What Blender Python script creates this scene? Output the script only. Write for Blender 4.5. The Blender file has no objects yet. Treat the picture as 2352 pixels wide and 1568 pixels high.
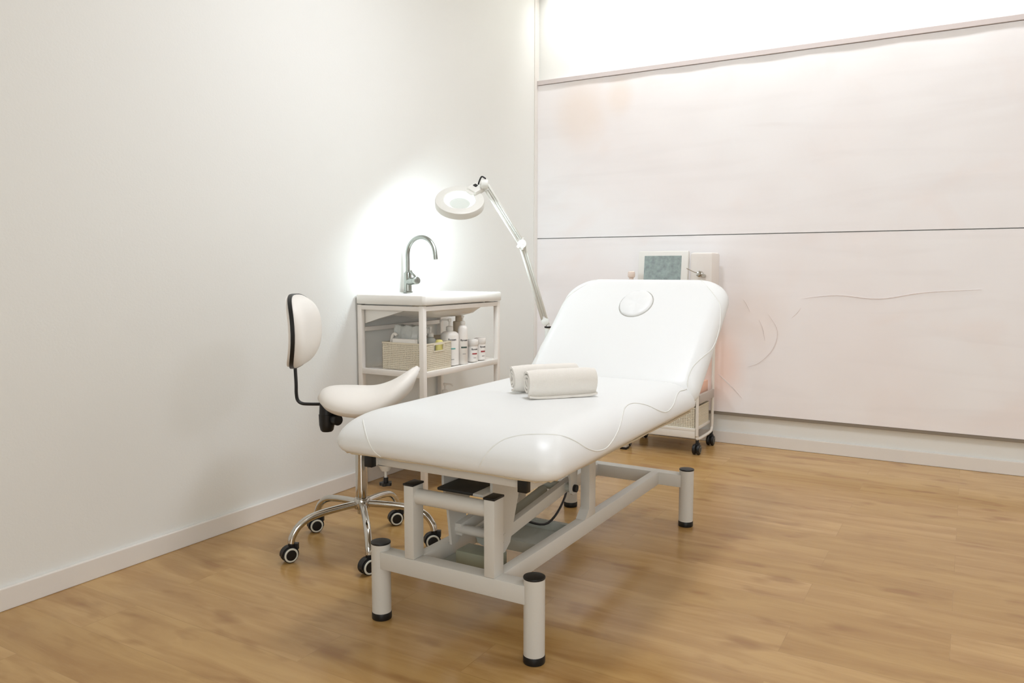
import bpy, bmesh, math, random
from mathutils import Vector, Matrix, noise
random.seed(4)
S = bpy.context.scene
COL = S.collection
PI = math.pi
R = math.radians

# ------------------------------------------------------------------ camera
cam_d = bpy.data.cameras.new('camera')
cam_d.lens = 1784.28 / 2352 * 36
cam_d.sensor_width = 36
cam_d.clip_start = 0.05
cam = bpy.data.objects.new('camera', cam_d)
COL.objects.link(cam)
cX = Vector((0.86197, 0.50696, 0.0))
cF = Vector((-0.50476, 0.85822, -0.09319)).normalized()
cU = cX.cross(cF).normalized()
M = Matrix.Identity(4)
for i in range(3):
    M[i][0] = cX[i]; M[i][1] = cU[i]; M[i][2] = -cF[i]
M.translation = Vector((0, 0, 1.0))
cam.matrix_world = M
S.camera = cam

# ------------------------------------------------------------------ world, lights, exposure
w = bpy.data.worlds.new('world'); S.world = w; w.use_nodes = True
w.node_tree.nodes['Background'].inputs[0].default_value = (1.0, 0.97, 0.93, 1)
w.node_tree.nodes['Background'].inputs[1].default_value = 0.35
S.view_settings.view_transform = 'Standard'
S.view_settings.look = 'None'
S.view_settings.gamma = 1
S.view_settings.use_curve_mapping = False
S.view_settings.exposure = 0.14


def area(name, loc, target, size, size_y, power, col=(1, 1, 1), spread=180):
    d = bpy.data.lights.new(name, 'AREA'); d.shape = 'RECTANGLE'
    d.size = size; d.size_y = size_y; d.energy = power; d.color = col; d.spread = R(spread)
    o = bpy.data.objects.new(name, d); COL.objects.link(o)
    o.location = loc
    v = Vector(target) - Vector(loc)
    o.rotation_euler = v.to_track_quat('-Z', 'Y').to_euler()
    return o


area('ceiling_panel_bed', (-1.24, 2.40, 2.72), (-1.24, 2.40, 0), 0.34, 0.34, 17.5, (0.95, 1, 1.10))
area('ceiling_panel_front', (0.9, 0.3, 2.70), (0.9, 0.3, 0), 1.2, 1.0, 6, (0.95, 1, 1.10))
area('ceiling_panel_right', (1.3, 2.7, 2.70), (1.3, 2.7, 0), 0.7, 0.5, 15, (0.95, 1, 1.10))
area('fill_behind_camera', (0.7, -1.7, 1.35), (0.1, 2.5, 1.0), 2.6, 1.7, 55, (0.95, 1, 1.04))  # added soft fill from the camera side, not a known window
area('wall_washer', (-0.95, 4.26, 2.785), (-0.95, 4.44, 2.45), 2.6, 0.05, 13, (0.98, 1, 1.03), 110)


# ------------------------------------------------------------------ materials
def lin(c):
    r = []
    for v in c:
        v = v / 255
        r.append(v / 12.92 if v <= 0.04045 else ((v + 0.055) / 1.055) ** 2.4)
    return tuple(r) + (1,)


def mat(name, col, rough=0.5, metal=0.0, bump=0.0, scale=60, var=0.0, emit=None, estr=0, trans=0, ior=1.45, coat=0, alpha=1):
    m = bpy.data.materials.new(name); m.use_nodes = True
    nt = m.node_tree; b = nt.nodes['Principled BSDF']
    b.inputs['Base Color'].default_value = lin(col)
    b.inputs['Roughness'].default_value = rough
    b.inputs['Metallic'].default_value = metal
    b.inputs['IOR'].default_value = ior
    b.inputs['Transmission Weight'].default_value = trans
    b.inputs['Coat Weight'].default_value = coat
    b.inputs['Alpha'].default_value = alpha
    if emit:
        b.inputs['Emission Color'].default_value = lin(emit)
        b.inputs['Emission Strength'].default_value = estr
    if bump or var:
        tc = nt.nodes.new('ShaderNodeTexCoord')
        n = nt.nodes.new('ShaderNodeTexNoise'); n.inputs['Scale'].default_value = scale; n.inputs['Detail'].default_value = 4
        nt.links.new(tc.outputs['Object'], n.inputs['Vector'])
        if bump:
            bp = nt.nodes.new('ShaderNodeBump'); bp.inputs['Strength'].default_value = bump; bp.inputs['Distance'].default_value = 0.002
            nt.links.new(n.outputs['Fac'], bp.inputs['Height']); nt.links.new(bp.outputs['Normal'], b.inputs['Normal'])
        if var:
            mx = nt.nodes.new('ShaderNodeMix'); mx.data_type = 'RGBA'
            mx.inputs['A'].default_value = lin(col)
            mx.inputs['B'].default_value = lin(tuple(c * (1 - var) for c in col))
            nt.links.new(n.outputs['Fac'], mx.inputs['Factor']); nt.links.new(mx.outputs['Result'], b.inputs['Base Color'])
    return m


WALL = mat('wall_paint', (236, 236, 231), 0.75, bump=0.15, scale=140)
CEIL = mat('ceiling_paint', (240, 238, 232), 0.9, bump=0.05)
TRIM = mat('trim_paint', (234, 229, 222), 0.35, bump=0.05)
TRIMG = mat('rail_grey', (212, 202, 199), 0.5, bump=0.03)
VINYL = mat('white_vinyl', (236, 237, 235), 0.38, bump=0.06, scale=220)
PIPE = mat('vinyl_piping', (232, 232, 226), 0.45, bump=0.05)
FRAME = mat('grey_painted_steel', (213, 210, 202), 0.42, bump=0.08, scale=300)
FRAMED = mat('grey_steel_plate', (180, 182, 172), 0.5, bump=0.08, scale=300)
BLACK = mat('black_plastic', (22, 22, 22), 0.42, bump=0.05)
DARKP = mat('dark_cover', (52, 50, 46), 0.6, bump=0.1)
CHROME = mat('chrome', (205, 203, 198), 0.1, 1.0, bump=0.01)
STEEL = mat('brushed_steel', (150, 152, 146), 0.26, 1.0, bump=0.04, scale=300)
SEATV = mat('cream_vinyl', (243, 238, 230), 0.42, bump=0.05, scale=200)
RINGW = mat('pale_ring', (222, 222, 210), 0.5, bump=0.02)
CERAM = mat('white_ceramic', (240, 237, 230), 0.12, bump=0.01, coat=0.3)
STANDW = mat('white_powder_coat', (240, 234, 226), 0.4, bump=0.03)
TOWEL = mat('terry_cotton', (254, 249, 240), 0.95, bump=0.9, scale=700, var=0.05)
BASK = mat('woven_plastic', (226, 216, 194), 0.55, bump=0.05)
LAMPW = mat('lamp_plastic', (226, 224, 216), 0.4, bump=0.03)
LAMPG = mat('lamp_arm_paint', (232, 233, 226), 0.35, bump=0.03)
TUBEL = mat('lamp_tube', (250, 255, 255), 0.4, emit=(226, 244, 255), estr=140)
DIFF = mat('lamp_diffuser', (245, 250, 250), 0.4, emit=(238, 250, 252), estr=1.5)
GAPSHADE = mat('gap_shade_grey', (178, 176, 168), 0.6, bump=0.03)
DRAINP = mat('drain_beige', (204, 188, 164), 0.5, bump=0.03)
GLASS = mat('clear_glass', (250, 255, 253), 0.02, trans=1.0, ior=1.1)
BOTW = mat('bottle_white', (240, 235, 228), 0.35, bump=0.02)
PUMPW = mat('pump_white', (226, 222, 214), 0.3, bump=0.02)
CLEARP = mat('clear_plastic', (238, 240, 236), 0.15, trans=0.5, ior=1.2, bump=0.2, scale=20)
COTTON = mat('cotton_wool', (236, 232, 226), 0.95, bump=0.8, scale=120)
INK = mat('dark_ink', (52, 52, 56), 0.6, var=0.1)
REDI = mat('red_ink', (172, 62, 66), 0.6, var=0.1)
GREENI = mat('green_ink', (70, 92, 84), 0.6, var=0.3)
TEALI = mat('teal_ink', (110, 186, 178), 0.6, var=0.1)
GREYI = mat('grey_ink', (176, 172, 166), 0.6, var=0.1)
YELL = mat('yellow_plastic', (228, 216, 132), 0.4, bump=0.03)
SCREEN = mat('screen_glass', (178, 194, 190), 0.4, var=0.45, scale=45)
DEVW = mat('device_white', (232, 230, 224), 0.4, bump=0.02)
DEVB = mat('device_beige', (232, 225, 218), 0.45, bump=0.02)
CARTW = mat('cart_enamel', (232, 226, 216), 0.3, bump=0.02)
CARTG = mat('cart_side_grey', (186, 176, 166), 0.4, bump=0.02)
MLINE = mat('mural_line', (236, 224, 219), 0.8, var=0.1)
STAPLE = mat('fabric_hem', (206, 190, 162), 0.9, bump=0.3)


def floor_mat():
    m = bpy.data.materials.new('laminate_floor'); m.use_nodes = True
    nt = m.node_tree; b = nt.nodes['Principled BSDF']; L = nt.links.new; N = nt.nodes.new
    tc = N('ShaderNodeTexCoord')
    br = N('ShaderNodeTexBrick'); br.offset = 0.37; br.squash = 1
    br.inputs['Scale'].default_value = 1; br.inputs['Brick Width'].default_value = 1.05; br.inputs['Row Height'].default_value = 0.17
    br.inputs['Mortar Size'].default_value = 0.0012; br.inputs['Mortar Smooth'].default_value = 0.3; br.inputs['Bias'].default_value = 0.0
    br.inputs['Color1'].default_value = (0.0, 0, 0, 1); br.inputs['Color2'].default_value = (1, 1, 1, 1); br.inputs['Mortar'].default_value = (0.4, 0.4, 0.4, 1)
    L(tc.outputs['Object'], br.inputs['Vector'])
    r1 = N('ShaderNodeMix'); r1.data_type = 'RGBA'
    r1.inputs['A'].default_value = lin((184, 146, 88)); r1.inputs['B'].default_value = lin((198, 160, 104))
    L(br.outputs['Color'], r1.inputs['Factor'])
    # per-row offset of the grain
    mp = N('ShaderNodeMapping'); mp.inputs['Scale'].default_value = (1.5, 11, 1)
    L(tc.outputs['Object'], mp.inputs['Vector'])
    ad = N('ShaderNodeVectorMath'); ad.operation = 'MULTIPLY_ADD'
    L(br.outputs['Color'], ad.inputs[0]); ad.inputs[1].default_value = (7, 3, 5); L(mp.outputs['Vector'], ad.inputs[2])
    n1 = N('ShaderNodeTexNoise'); n1.inputs['Scale'].default_value = 1.3; n1.inputs['Detail'].default_value = 5; n1.inputs['Roughness'].default_value = 0.6; n1.inputs['Distortion'].default_value = 0.6
    L(ad.outputs['Vector'], n1.inputs['Vector'])
    cr = N('ShaderNodeValToRGB'); cr.color_ramp.elements[0].position = 0.38; cr.color_ramp.elements[1].position = 0.68
    cr.color_ramp.elements[0].color = (0, 0, 0, 1); cr.color_ramp.elements[1].color = (1, 1, 1, 1)
    L(n1.outputs['Fac'], cr.inputs['Fac'])
    r2 = N('ShaderNodeMix'); r2.data_type = 'RGBA'; r2.inputs['B'].default_value = lin((152, 108, 58))
    sc = N('ShaderNodeMath'); sc.operation = 'MULTIPLY'; sc.inputs[1].default_value = 0.62
    L(cr.outputs['Color'], sc.inputs[0]); L(sc.outputs[0], r2.inputs['Factor']); L(r1.outputs['Result'], r2.inputs['A'])
    n2 = N('ShaderNodeTexNoise'); n2.inputs['Scale'].default_value = 3.0; n2.inputs['Detail'].default_value = 2
    mp2 = N('ShaderNodeMapping'); mp2.inputs['Scale'].default_value = (1.6, 4, 1)
    L(tc.outputs['Object'], mp2.inputs['Vector']); L(mp2.outputs['Vector'], n2.inputs['Vector'])
    cr2 = N('ShaderNodeValToRGB'); cr2.color_ramp.elements[0].position = 0.58; cr2.color_ramp.elements[1].position = 0.72
    L(n2.outputs['Fac'], cr2.inputs['Fac'])
    sc2 = N('ShaderNodeMath'); sc2.operation = 'MULTIPLY'; sc2.inputs[1].default_value = 0.55
    L(cr2.outputs['Color'], sc2.inputs[0])
    r3 = N('ShaderNodeMix'); r3.data_type = 'RGBA'; r3.inputs['B'].default_value = lin((138, 92, 46))
    L(sc2.outputs[0], r3.inputs['Factor']); L(r2.outputs['Result'], r3.inputs['A'])
    r4 = N('ShaderNodeMix'); r4.data_type = 'RGBA'; r4.inputs['B'].default_value = lin((140, 104, 66))
    fm = N('ShaderNodeMath'); fm.operation = 'MULTIPLY'; fm.inputs[1].default_value = 0.3
    L(br.outputs['Fac'], fm.inputs[0]); L(fm.outputs[0], r4.inputs['Factor']); L(r3.outputs['Result'], r4.inputs['A'])
    L(r4.outputs['Result'], b.inputs['Base Color'])
    b.inputs['Roughness'].default_value = 0.21
    b.inputs['Specular IOR Level'].default_value = 0.5
    bp = N('ShaderNodeBump'); bp.inputs['Strength'].default_value = 0.10; bp.inputs['Distance'].default_value = 0.003
    n3 = N('ShaderNodeTexNoise'); n3.inputs['Scale'].default_value = 9
    L(tc.outputs['Object'], n3.inputs['Vector']); L(n3.outputs['Fac'], bp.inputs['Height']); L(bp.outputs['Normal'], b.inputs['Normal'])
    return m


def mural_mat(name, seed):
    m = bpy.data.materials.new(name); m.use_nodes = True
    nt = m.node_tree; b = nt.nodes['Principled BSDF']; L = nt.links.new; N = nt.nodes.new
    tc = N('ShaderNodeTexCoord')
    prev = None
    cur = N('ShaderNodeRGB'); cur.outputs[0].default_value = lin((249, 247, 247))
    out = cur.outputs[0]

    def layer(scale, vec, lo, hi, amt, col):
        nonlocal out
        mp = N('ShaderNodeMapping'); mp.inputs['Scale'].default_value = vec; mp.inputs['Location'].default_value = (seed, 0, seed)
        L(tc.outputs['Object'], mp.inputs['Vector'])
        n = N('ShaderNodeTexNoise'); n.inputs['Scale'].default_value = scale; n.inputs['Detail'].default_value = 3; n.inputs['Distortion'].default_value = 0.8
        L(mp.outputs['Vector'], n.inputs['Vector'])
        cr = N('ShaderNodeValToRGB'); cr.color_ramp.elements[0].position = lo; cr.color_ramp.elements[1].position = hi
        L(n.outputs['Fac'], cr.inputs['Fac'])
        mu = N('ShaderNodeMath'); mu.operation = 'MULTIPLY'; mu.inputs[1].default_value = amt
        L(cr.outputs['Color'], mu.inputs[0])
        mx = N('ShaderNodeMix'); mx.data_type = 'RGBA'; mx.inputs['B'].default_value = lin(col)
        L(out, mx.inputs['A']); L(mu.outputs[0], mx.inputs['Factor']); out = mx.outputs['Result']
    layer(0.9, (1, 1, 1), 0.42, 0.7, 0.6, (247, 239, 237))
    layer(2.2, (1, 1, 1.2), 0.56, 0.75, 0.4, (248, 236, 231))
    layer(1.6, (0.6, 1, 5), 0.5, 0.75, 0.4, (237, 232, 231))

    def blob(c, r, amt, col):
        nonlocal out
        mp = N('ShaderNodeVectorMath'); mp.operation = 'SUBTRACT'; mp.inputs[1].default_value = (c[0], 0, c[1])
        L(tc.outputs['Object'], mp.inputs[0])
        dv = N('ShaderNodeVectorMath'); dv.operation = 'DIVIDE'; dv.inputs[1].default_value = (r[0], 1e3, r[1])
        L(mp.outputs[0], dv.inputs[0])
        ln = N('ShaderNodeVectorMath'); ln.operation = 'LENGTH'; L(dv.outputs[0], ln.inputs[0])
        mr = N('ShaderNodeMapRange'); mr.inputs['From Min'].default_value = 0.2; mr.inputs['From Max'].default_value = 1.0
        mr.inputs['To Min'].default_value = amt; mr.inputs['To Max'].default_value = 0; mr.interpolation_type = 'SMOOTHSTEP'
        L(ln.outputs['Value'], mr.inputs['Value'])
        mx = N('ShaderNodeMix'); mx.data_type = 'RGBA'; mx.inputs['B'].default_value = lin(col)
        L(out, mx.inputs['A']); L(mr.outputs[0], mx.inputs['Factor']); out = mx.outputs['Result']
    if seed < 5:    # lower print: a warm peach patch beside the cart
        blob((-1.24, 0.46), (0.22, 0.36), 0.8, (243, 210, 194))
        blob((-1.02, 0.72), (0.24, 0.26), 0.5, (243, 228, 220))
        blob((-2.0, 0.85), (0.4, 0.4), 0.4, (244, 232, 229))
    else:
        blob((-2.1, 1.95), (0.24, 0.3), 0.45, (243, 224, 208))
        blob((-1.85, 2.02), (0.12, 0.16), 0.4, (242, 222, 204))
    L(out, b.inputs['Base Color'])
    b.inputs['Roughness'].default_value = 0.7
    return m


# ------------------------------------------------------------------ mesh helpers
def nb():
    return bmesh.new()


def box(bm, x0, x1, y0, y1, z0, z1, bev=0.0, mtx=None):
    r = bmesh.ops.create_cube(bm, size=1)
    vs = r['verts']
    T = Matrix.Translation(((x0 + x1) / 2, (y0 + y1) / 2, (z0 + z1) / 2)) @ Matrix.Diagonal((abs(x1 - x0), abs(y1 - y0), abs(z1 - z0), 1))
    bmesh.ops.transform(bm, matrix=T, verts=vs)
    if bev > 0:
        es = list({e for v in vs for e in v.link_edges})
        rr = bmesh.ops.bevel(bm, geom=es, offset=bev, segments=2, affect='EDGES', profile=0.5)
        vs = list({v for f in rr['faces'] for v in f.verts} | {v for v in vs if v.is_valid})
    if mtx is not None:
        bmesh.ops.transform(bm, matrix=mtx, verts=vs)
    return vs


def frame_to(d, up=None):
    d = Vector(d).normalized()
    a = Vector((0, 0, 1)) if abs(d.z) < 0.95 else Vector((0, 1, 0))
    if up is not None:
        a = Vector(up)
    x = a.cross(d).normalized(); y = d.cross(x)
    return x, y, d


def bar(bm, p, q, wdt, hgt, up=None, bev=0.0):
    p = Vector(p); q = Vector(q)
    x, y, z = frame_to(q - p, up)
    T = Matrix.Identity(4)
    for i in range(3):
        T[i][0] = x[i]; T[i][1] = y[i]; T[i][2] = z[i]
    T.translation = (p + q) / 2
    return box(bm, -wdt / 2, wdt / 2, -hgt / 2, hgt / 2, -(q - p).length / 2, (q - p).length / 2, bev, T)


def cyl(bm, p, q, r, r2=None, n=28, bev=0.0):
    p = Vector(p); q = Vector(q); r2 = r if r2 is None else r2
    x, y, z = frame_to(q - p)
    rings = []
    L_ = (q - p).length
    prof = [(0, r), (L_, r2)]
    if bev:
        prof = [(0, r - bev), (bev * 0.3, r - bev * 0.3), (bev, r), (L_ - bev, r2), (L_ - bev * 0.3, r2 - bev * 0.3), (L_, r2 - bev)]
    for h, rad in prof:
        rings.append([bm.verts.new(p + z * h + x * math.cos(2 * PI * i / n) * rad + y * math.sin(2 * PI * i / n) * rad) for i in range(n)])
    skin(bm, rings, True, True)


def skin(bm, rings, cap0=False, cap1=False, closed=True):
    for a, b in zip(rings, rings[1:]):
        n = len(a)
        for i in range(n if closed else n - 1):
            j = (i + 1) % n
            try:
                bm.faces.new((a[i], a[j], b[j], b[i]))
            except ValueError:
                pass
    if cap0: bm.faces.new(list(reversed(rings[0])))
    if cap1: bm.faces.new(rings[-1])


def lathe(bm, prof, c=(0, 0, 0), n=36, mtx=None, cap=True):
    rings = []
    T = Matrix.Translation(c) if mtx is None else mtx
    for r, z in prof:
        r = max(r, 1e-5)
        rings.append([bm.verts.new(T @ Vector((math.cos(2 * PI * i / n) * r, math.sin(2 * PI * i / n) * r, z))) for i in range(n)])
    skin(bm, rings, cap, cap)


def smooth_path(pts, k=6):
    pts = [Vector(p) for p in pts]
    out = []
    P = [pts[0]] + pts + [pts[-1]]
    for i in range(1, len(P) - 2):
        p0, p1, p2, p3 = P[i - 1], P[i], P[i + 1], P[i + 2]
        for s in range(k):
            t = s / k
            out.append(0.5 * ((2 * p1) + (-p0 + p2) * t + (2 * p0 - 5 * p1 + 4 * p2 - p3) * t * t + (-p0 + 3 * p1 - 3 * p2 + p3) * t ** 3))
    out.append(pts[-1])
    return out


def tube(bm, pts, r, n=14, k=6, smooth=True, sx=1.0, sy=1.0, radii=None):
    path = smooth_path(pts, k) if smooth else [Vector(p) for p in pts]
    rings = []
    prevx = None
    m = len(path)
    for i, p in enumerate(path):
        t = (path[min(i + 1, m - 1)] - path[max(i - 1, 0)]).normalized()
        if prevx is None:
            x, y, _ = frame_to(t)
        else:
            x = (prevx - t * prevx.dot(t)).normalized(); y = t.cross(x)
        prevx = x
        rr = r if radii is None else radii(i / (m - 1))
        rings.append([bm.verts.new(p + x * math.cos(2 * PI * j / n) * rr * sx + y * math.sin(2 * PI * j / n) * rr * sy) for j in range(n)])
    skin(bm, rings, True, True)


def ico(bm, c, r, sc=(1, 1, 1), sub=3):
    T = Matrix.Translation(c) @ Matrix.Diagonal((sc[0], sc[1], sc[2], 1))
    bmesh.ops.create_icosphere(bm, subdivisions=sub, radius=r, matrix=T)


CUR = {'inv': Matrix.Identity(4)}


def obj(name, bm, m, parent=None, smooth=40, label=None):
    """links one mesh; shapes under a thing made with world=True are given in room coordinates"""
    if parent is not None and CUR.get(parent.name) is not None:
        bmesh.ops.transform(bm, matrix=CUR[parent.name], verts=bm.verts)
    bmesh.ops.recalc_face_normals(bm, faces=bm.faces)
    me = bpy.data.meshes.new(name); bm.to_mesh(me); bm.free()
    if smooth:
        for p in me.polygons: p.use_smooth = True
        try:
            me.set_sharp_from_angle(angle=R(smooth))
        except Exception:
            pass
    me.materials.append(m)
    o = bpy.data.objects.new(name, me); COL.objects.link(o)
    if parent is not None:
        o.parent = parent
        CUR[o.name] = CUR.get(parent.name)
    if label: o['label'] = label
    return o


def thing(name, label, cat, loc=(0, 0, 0), rz=0, group=None, world=False):
    o = bpy.data.objects.new(name, None); COL.objects.link(o)
    o.location = loc; o.rotation_euler = (0, 0, rz); o.empty_display_size = 0.05
    o['label'] = label; o['category'] = cat
    if group: o['group'] = group
    CUR[o.name] = (Matrix.Translation(loc) @ Matrix.Rotation(rz, 4, 'Z')).inverted() if world else None
    return o


def tag(o, label, cat, group=None):
    o['label'] = label; o['category'] = cat
    if group: o['group'] = group
    return o


def struct(name, bm, m, smooth=0):
    o = obj(name, bm, m, None, smooth); o['kind'] = 'structure'
    return o


def text_bm(body, size, depth=0.0003):
    c = bpy.data.curves.new('t', 'FONT'); c.body = body; c.size = size; c.align_x = 'CENTER'; c.align_y = 'CENTER'; c.extrude = depth; c.offset = size * 0.015
    o = bpy.data.objects.new('t', c)
    COL.objects.link(o)
    dg = bpy.context.evaluated_depsgraph_get()
    me = bpy.data.meshes.new_from_object(o.evaluated_get(dg))
    bm = nb(); bm.from_mesh(me)
    bpy.data.objects.remove(o); bpy.data.curves.remove(c); bpy.data.meshes.remove(me)
    return bm


def wrap(bm, r, z0, phi):
    """bend a flat x/y decal round a cylinder of radius r, facing phi"""
    for v in bm.verts:
        a = phi + v.co.x / r
        rr = r + 0.0003 + v.co.z
        v.co = Vector((math.cos(a) * rr, math.sin(a) * rr, z0 + v.co.y))


def decal_bar(w_, h_, r, z0, phi, sk=0):
    bm = nb(); n = 8
    pts = []
    for i in range(n + 1):
        x = -w_ / 2 + w_ * i / n
        for y in (-h_ / 2, h_ / 2):
            for z in (-0.0003, 0.0003):
                pts.append(bm.verts.new((x, y + sk * x, z)))
    for i in range(n):
        a = pts[i * 4:i * 4 + 4]; b = pts[i * 4 + 4:i * 4 + 8]
        bm.faces.new((a[1], a[3], b[3], b[1])); bm.faces.new((a[0], b[0], b[2], a[2]))
        bm.faces.new((a[0], a[1], b[1], b[0])); bm.faces.new((a[2], b[2], b[3], a[3]))
    bm.faces.new(pts[0:2] + [pts[3], pts[2]]); bm.faces.new(pts[-4:-2] + [pts[-1], pts[-2]])
    wrap(bm, r, z0, phi)
    return bm


# ------------------------------------------------------------------ room
XL, YB, XR, YF, ZC = -2.41, 4.435, 3.0, -1.8, 2.8
bm = nb(); box(bm, XL - 0.1, XR + 0.1, YF - 0.1, YB + 0.1, -0.06, 0); struct('floor', bm, floor_mat())
bm = nb(); box(bm, XL - 0.1, XR + 0.1, YF - 0.1, YB + 0.1, ZC, ZC + 0.06); struct('ceiling', bm, CEIL)
bm = nb(); box(bm, XL - 0.1, XL, YF - 0.1, YB + 0.1, 0, ZC); struct('wall_left', bm, WALL)
bm = nb(); box(bm, XL, XR, YB, YB + 0.1, 0, ZC); struct('wall_back', bm, WALL)
bm = nb(); box(bm, XR, XR + 0.1, YF - 0.1, YB + 0.1, 0, ZC); struct('wall_right', bm, WALL)
bm = nb(); box(bm, XL, XR, YF - 0.1, YF, 0, ZC); struct('wall_front', bm, WALL)
bm = nb(); box(bm, XL, XL + 0.014, YF, YB, 0, 0.068, 0.003); struct('baseboard_left', bm, TRIM)
bm = nb(); box(bm, XL + 0.015, XR, YB - 0.014, YB, 0, 0.068, 0.003); struct('baseboard_back', bm, TRIM)
bm = nb(); box(bm, XL, XL + 0.006, 4.372, YB - 0.012, 0.07, ZC, 0.001); struct('trim_1', bm, TRIM)
bm = nb(); box(bm, XL + 0.007, XR, YB - 0.036, YB - 0.002, 2.146, 2.174, 0.002); struct('trim_2', bm, TRIMG)
bm = nb(); box(bm, XL + 0.007, XR, YB - 0.026, YB - 0.002, 0.166, 0.183, 0.002); struct('shadow_gap_strip', bm, mat('shadow_gap_grey', (140, 130, 116), 0.5, bump=0.03))  # dark strip coloured as the shadow gap below the lower panel


def mural(name, z0, z1, label, m, group='printed panels on the back wall'):
    bm = nb(); nx, nz = 60, 20
    x0, x1 = XL + 0.0065, XR - 0.01
    grid = [[bm.verts.new((x0 + (x1 - x0) * i / nx, YB - 0.028 + 0.0012 * math.sin(i * 1.3) * math.sin(j * 0.7), z0 + (z1 - z0) * j / nz)) for i in range(nx + 1)] for j in range(nz + 1)]
    back = [[bm.verts.new((v.co.x, YB - 0.012, v.co.z)) for v in row] for row in grid]
    for j in range(nz):
        for i in range(nx):
            bm.faces.new((grid[j][i], grid[j][i + 1], grid[j + 1][i + 1], grid[j + 1][i]))
            bm.faces.new((back[j][i], back[j + 1][i], back[j + 1][i + 1], back[j][i + 1]))
    for i in range(nx):
        bm.faces.new((grid[0][i], back[0][i], back[0][i + 1], grid[0][i + 1]))
        bm.faces.new((grid[nz][i], grid[nz][i + 1], back[nz][i + 1], back[nz][i]))
    for j in range(nz):
        bm.faces.new((grid[j][0], grid[j + 1][0], back[j + 1][0], back[j][0]))
        bm.faces.new((grid[j][nx], back[j][nx], back[j + 1][nx], grid[j + 1][nx]))
    return tag(obj(name, bm, m), label, 'wall panel', group)


mu1 = mural('mural_panel', 1.194, 2.144, 'upper pale pink printed wall panel on the back wall, between grey rail and thin seam', mural_mat('mural_print_upper', 9))
mu2 = mural('mural_panel', 0.184, 1.189, 'lower pale pink printed wall panel with faint drawn curves, below the thin seam', mural_mat('mural_print_lower', 2))


def ink_curve(pts, r):
    bm = nb()
    path = smooth_path([(x, YB - 0.0295, z) for x, z in pts], 5)
    m = len(path)
    up, dn = [], []
    for i, p in enumerate(path):
        t = (path[min(i + 1, m - 1)] - path[max(i - 1, 0)]).normalized()
        nrm = Vector((-t.z, 0, t.x)) * 0.6 * r * math.sin(PI * (i + 0.3) / (m - 0.4))
        up.append(p + nrm); dn.append(p - nrm)
    a = [bm.verts.new(v) for v in up]; b = [bm.verts.new(v) for v in dn]
    a2 = [bm.verts.new(v + Vector((0, 0.002, 0))) for v in up]; b2 = [bm.verts.new(v + Vector((0, 0.002, 0))) for v in dn]
    rings = [[a[i], b[i], b2[i], a2[i]] for i in range(m)]
    skin(bm, rings, True, True)
    return obj('printed_line', bm, MLINE, mu2, 0)


for pts, r in (
        ([(-1.09, 0.83), (-1.07, 0.80), (-1.05, 0.76)], 0.003),
        ([(-1.0, 0.72), (-0.98, 0.67), (-0.965, 0.60)], 0.0035),
        ([(-0.95, 0.75), (-0.90, 0.66), (-0.92, 0.56), (-0.99, 0.48), (-1.06, 0.45)], 0.004),
        ([(-1.22, 0.40), (-1.14, 0.33), (-1.08, 0.27)], 0.006),
        ([(-0.83, 0.73), (-0.80, 0.76), (-0.78, 0.79)], 0.003),
        ([(-0.78, 0.84), (-0.6, 0.86), (-0.4, 0.845), (-0.2, 0.88), (0.05, 0.9)], 0.004)):
    ink_curve(pts, r)


# ------------------------------------------------------------------ treatment bed
BX = -1.165
bed = thing('treatment_bed', 'long white padded treatment bed with raised backrest on a grey steel base', 'treatment bed', (BX, 2.3, 0), 0, world=True)


def rrect(hx, hy, r, n=12, r2=None):
    """points of a rounded rectangle, counterclockwise; r2 rounds the two corners at -y"""
    r = max(min(r, hx - 1e-4, hy - 1e-4), 1e-4)
    q2 = r if r2 is None else max(min(r2, hx - 1e-4, hy - 1e-4), 1e-4)
    q1 = r
    pts = []
    straight = 10
    for cx, cy, a0, r in ((hx - q1, hy - q1, 0, q1), (-hx + q1, hy - q1, 90, q1), (-hx + q2, -hy + q2, 180, q2), (hx - q2, -hy + q2, 270, q2)):
        arc = [(cx + r * math.cos(R(a0 + 90 * i / n)), cy + r * math.sin(R(a0 + 90 * i / n))) for i in range(n + 1)]
        if pts:
            p, q = pts[-1], arc[0]
            pts += [(p[0] + (q[0] - p[0]) * i / straight, p[1] + (q[1] - p[1]) * i / straight) for i in range(1, straight)]
        pts += arc
    p, q = pts[-1], pts[0]
    pts += [(p[0] + (q[0] - p[0]) * i / straight, p[1] + (q[1] - p[1]) * i / straight) for i in range(1, straight)]
    return pts


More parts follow.
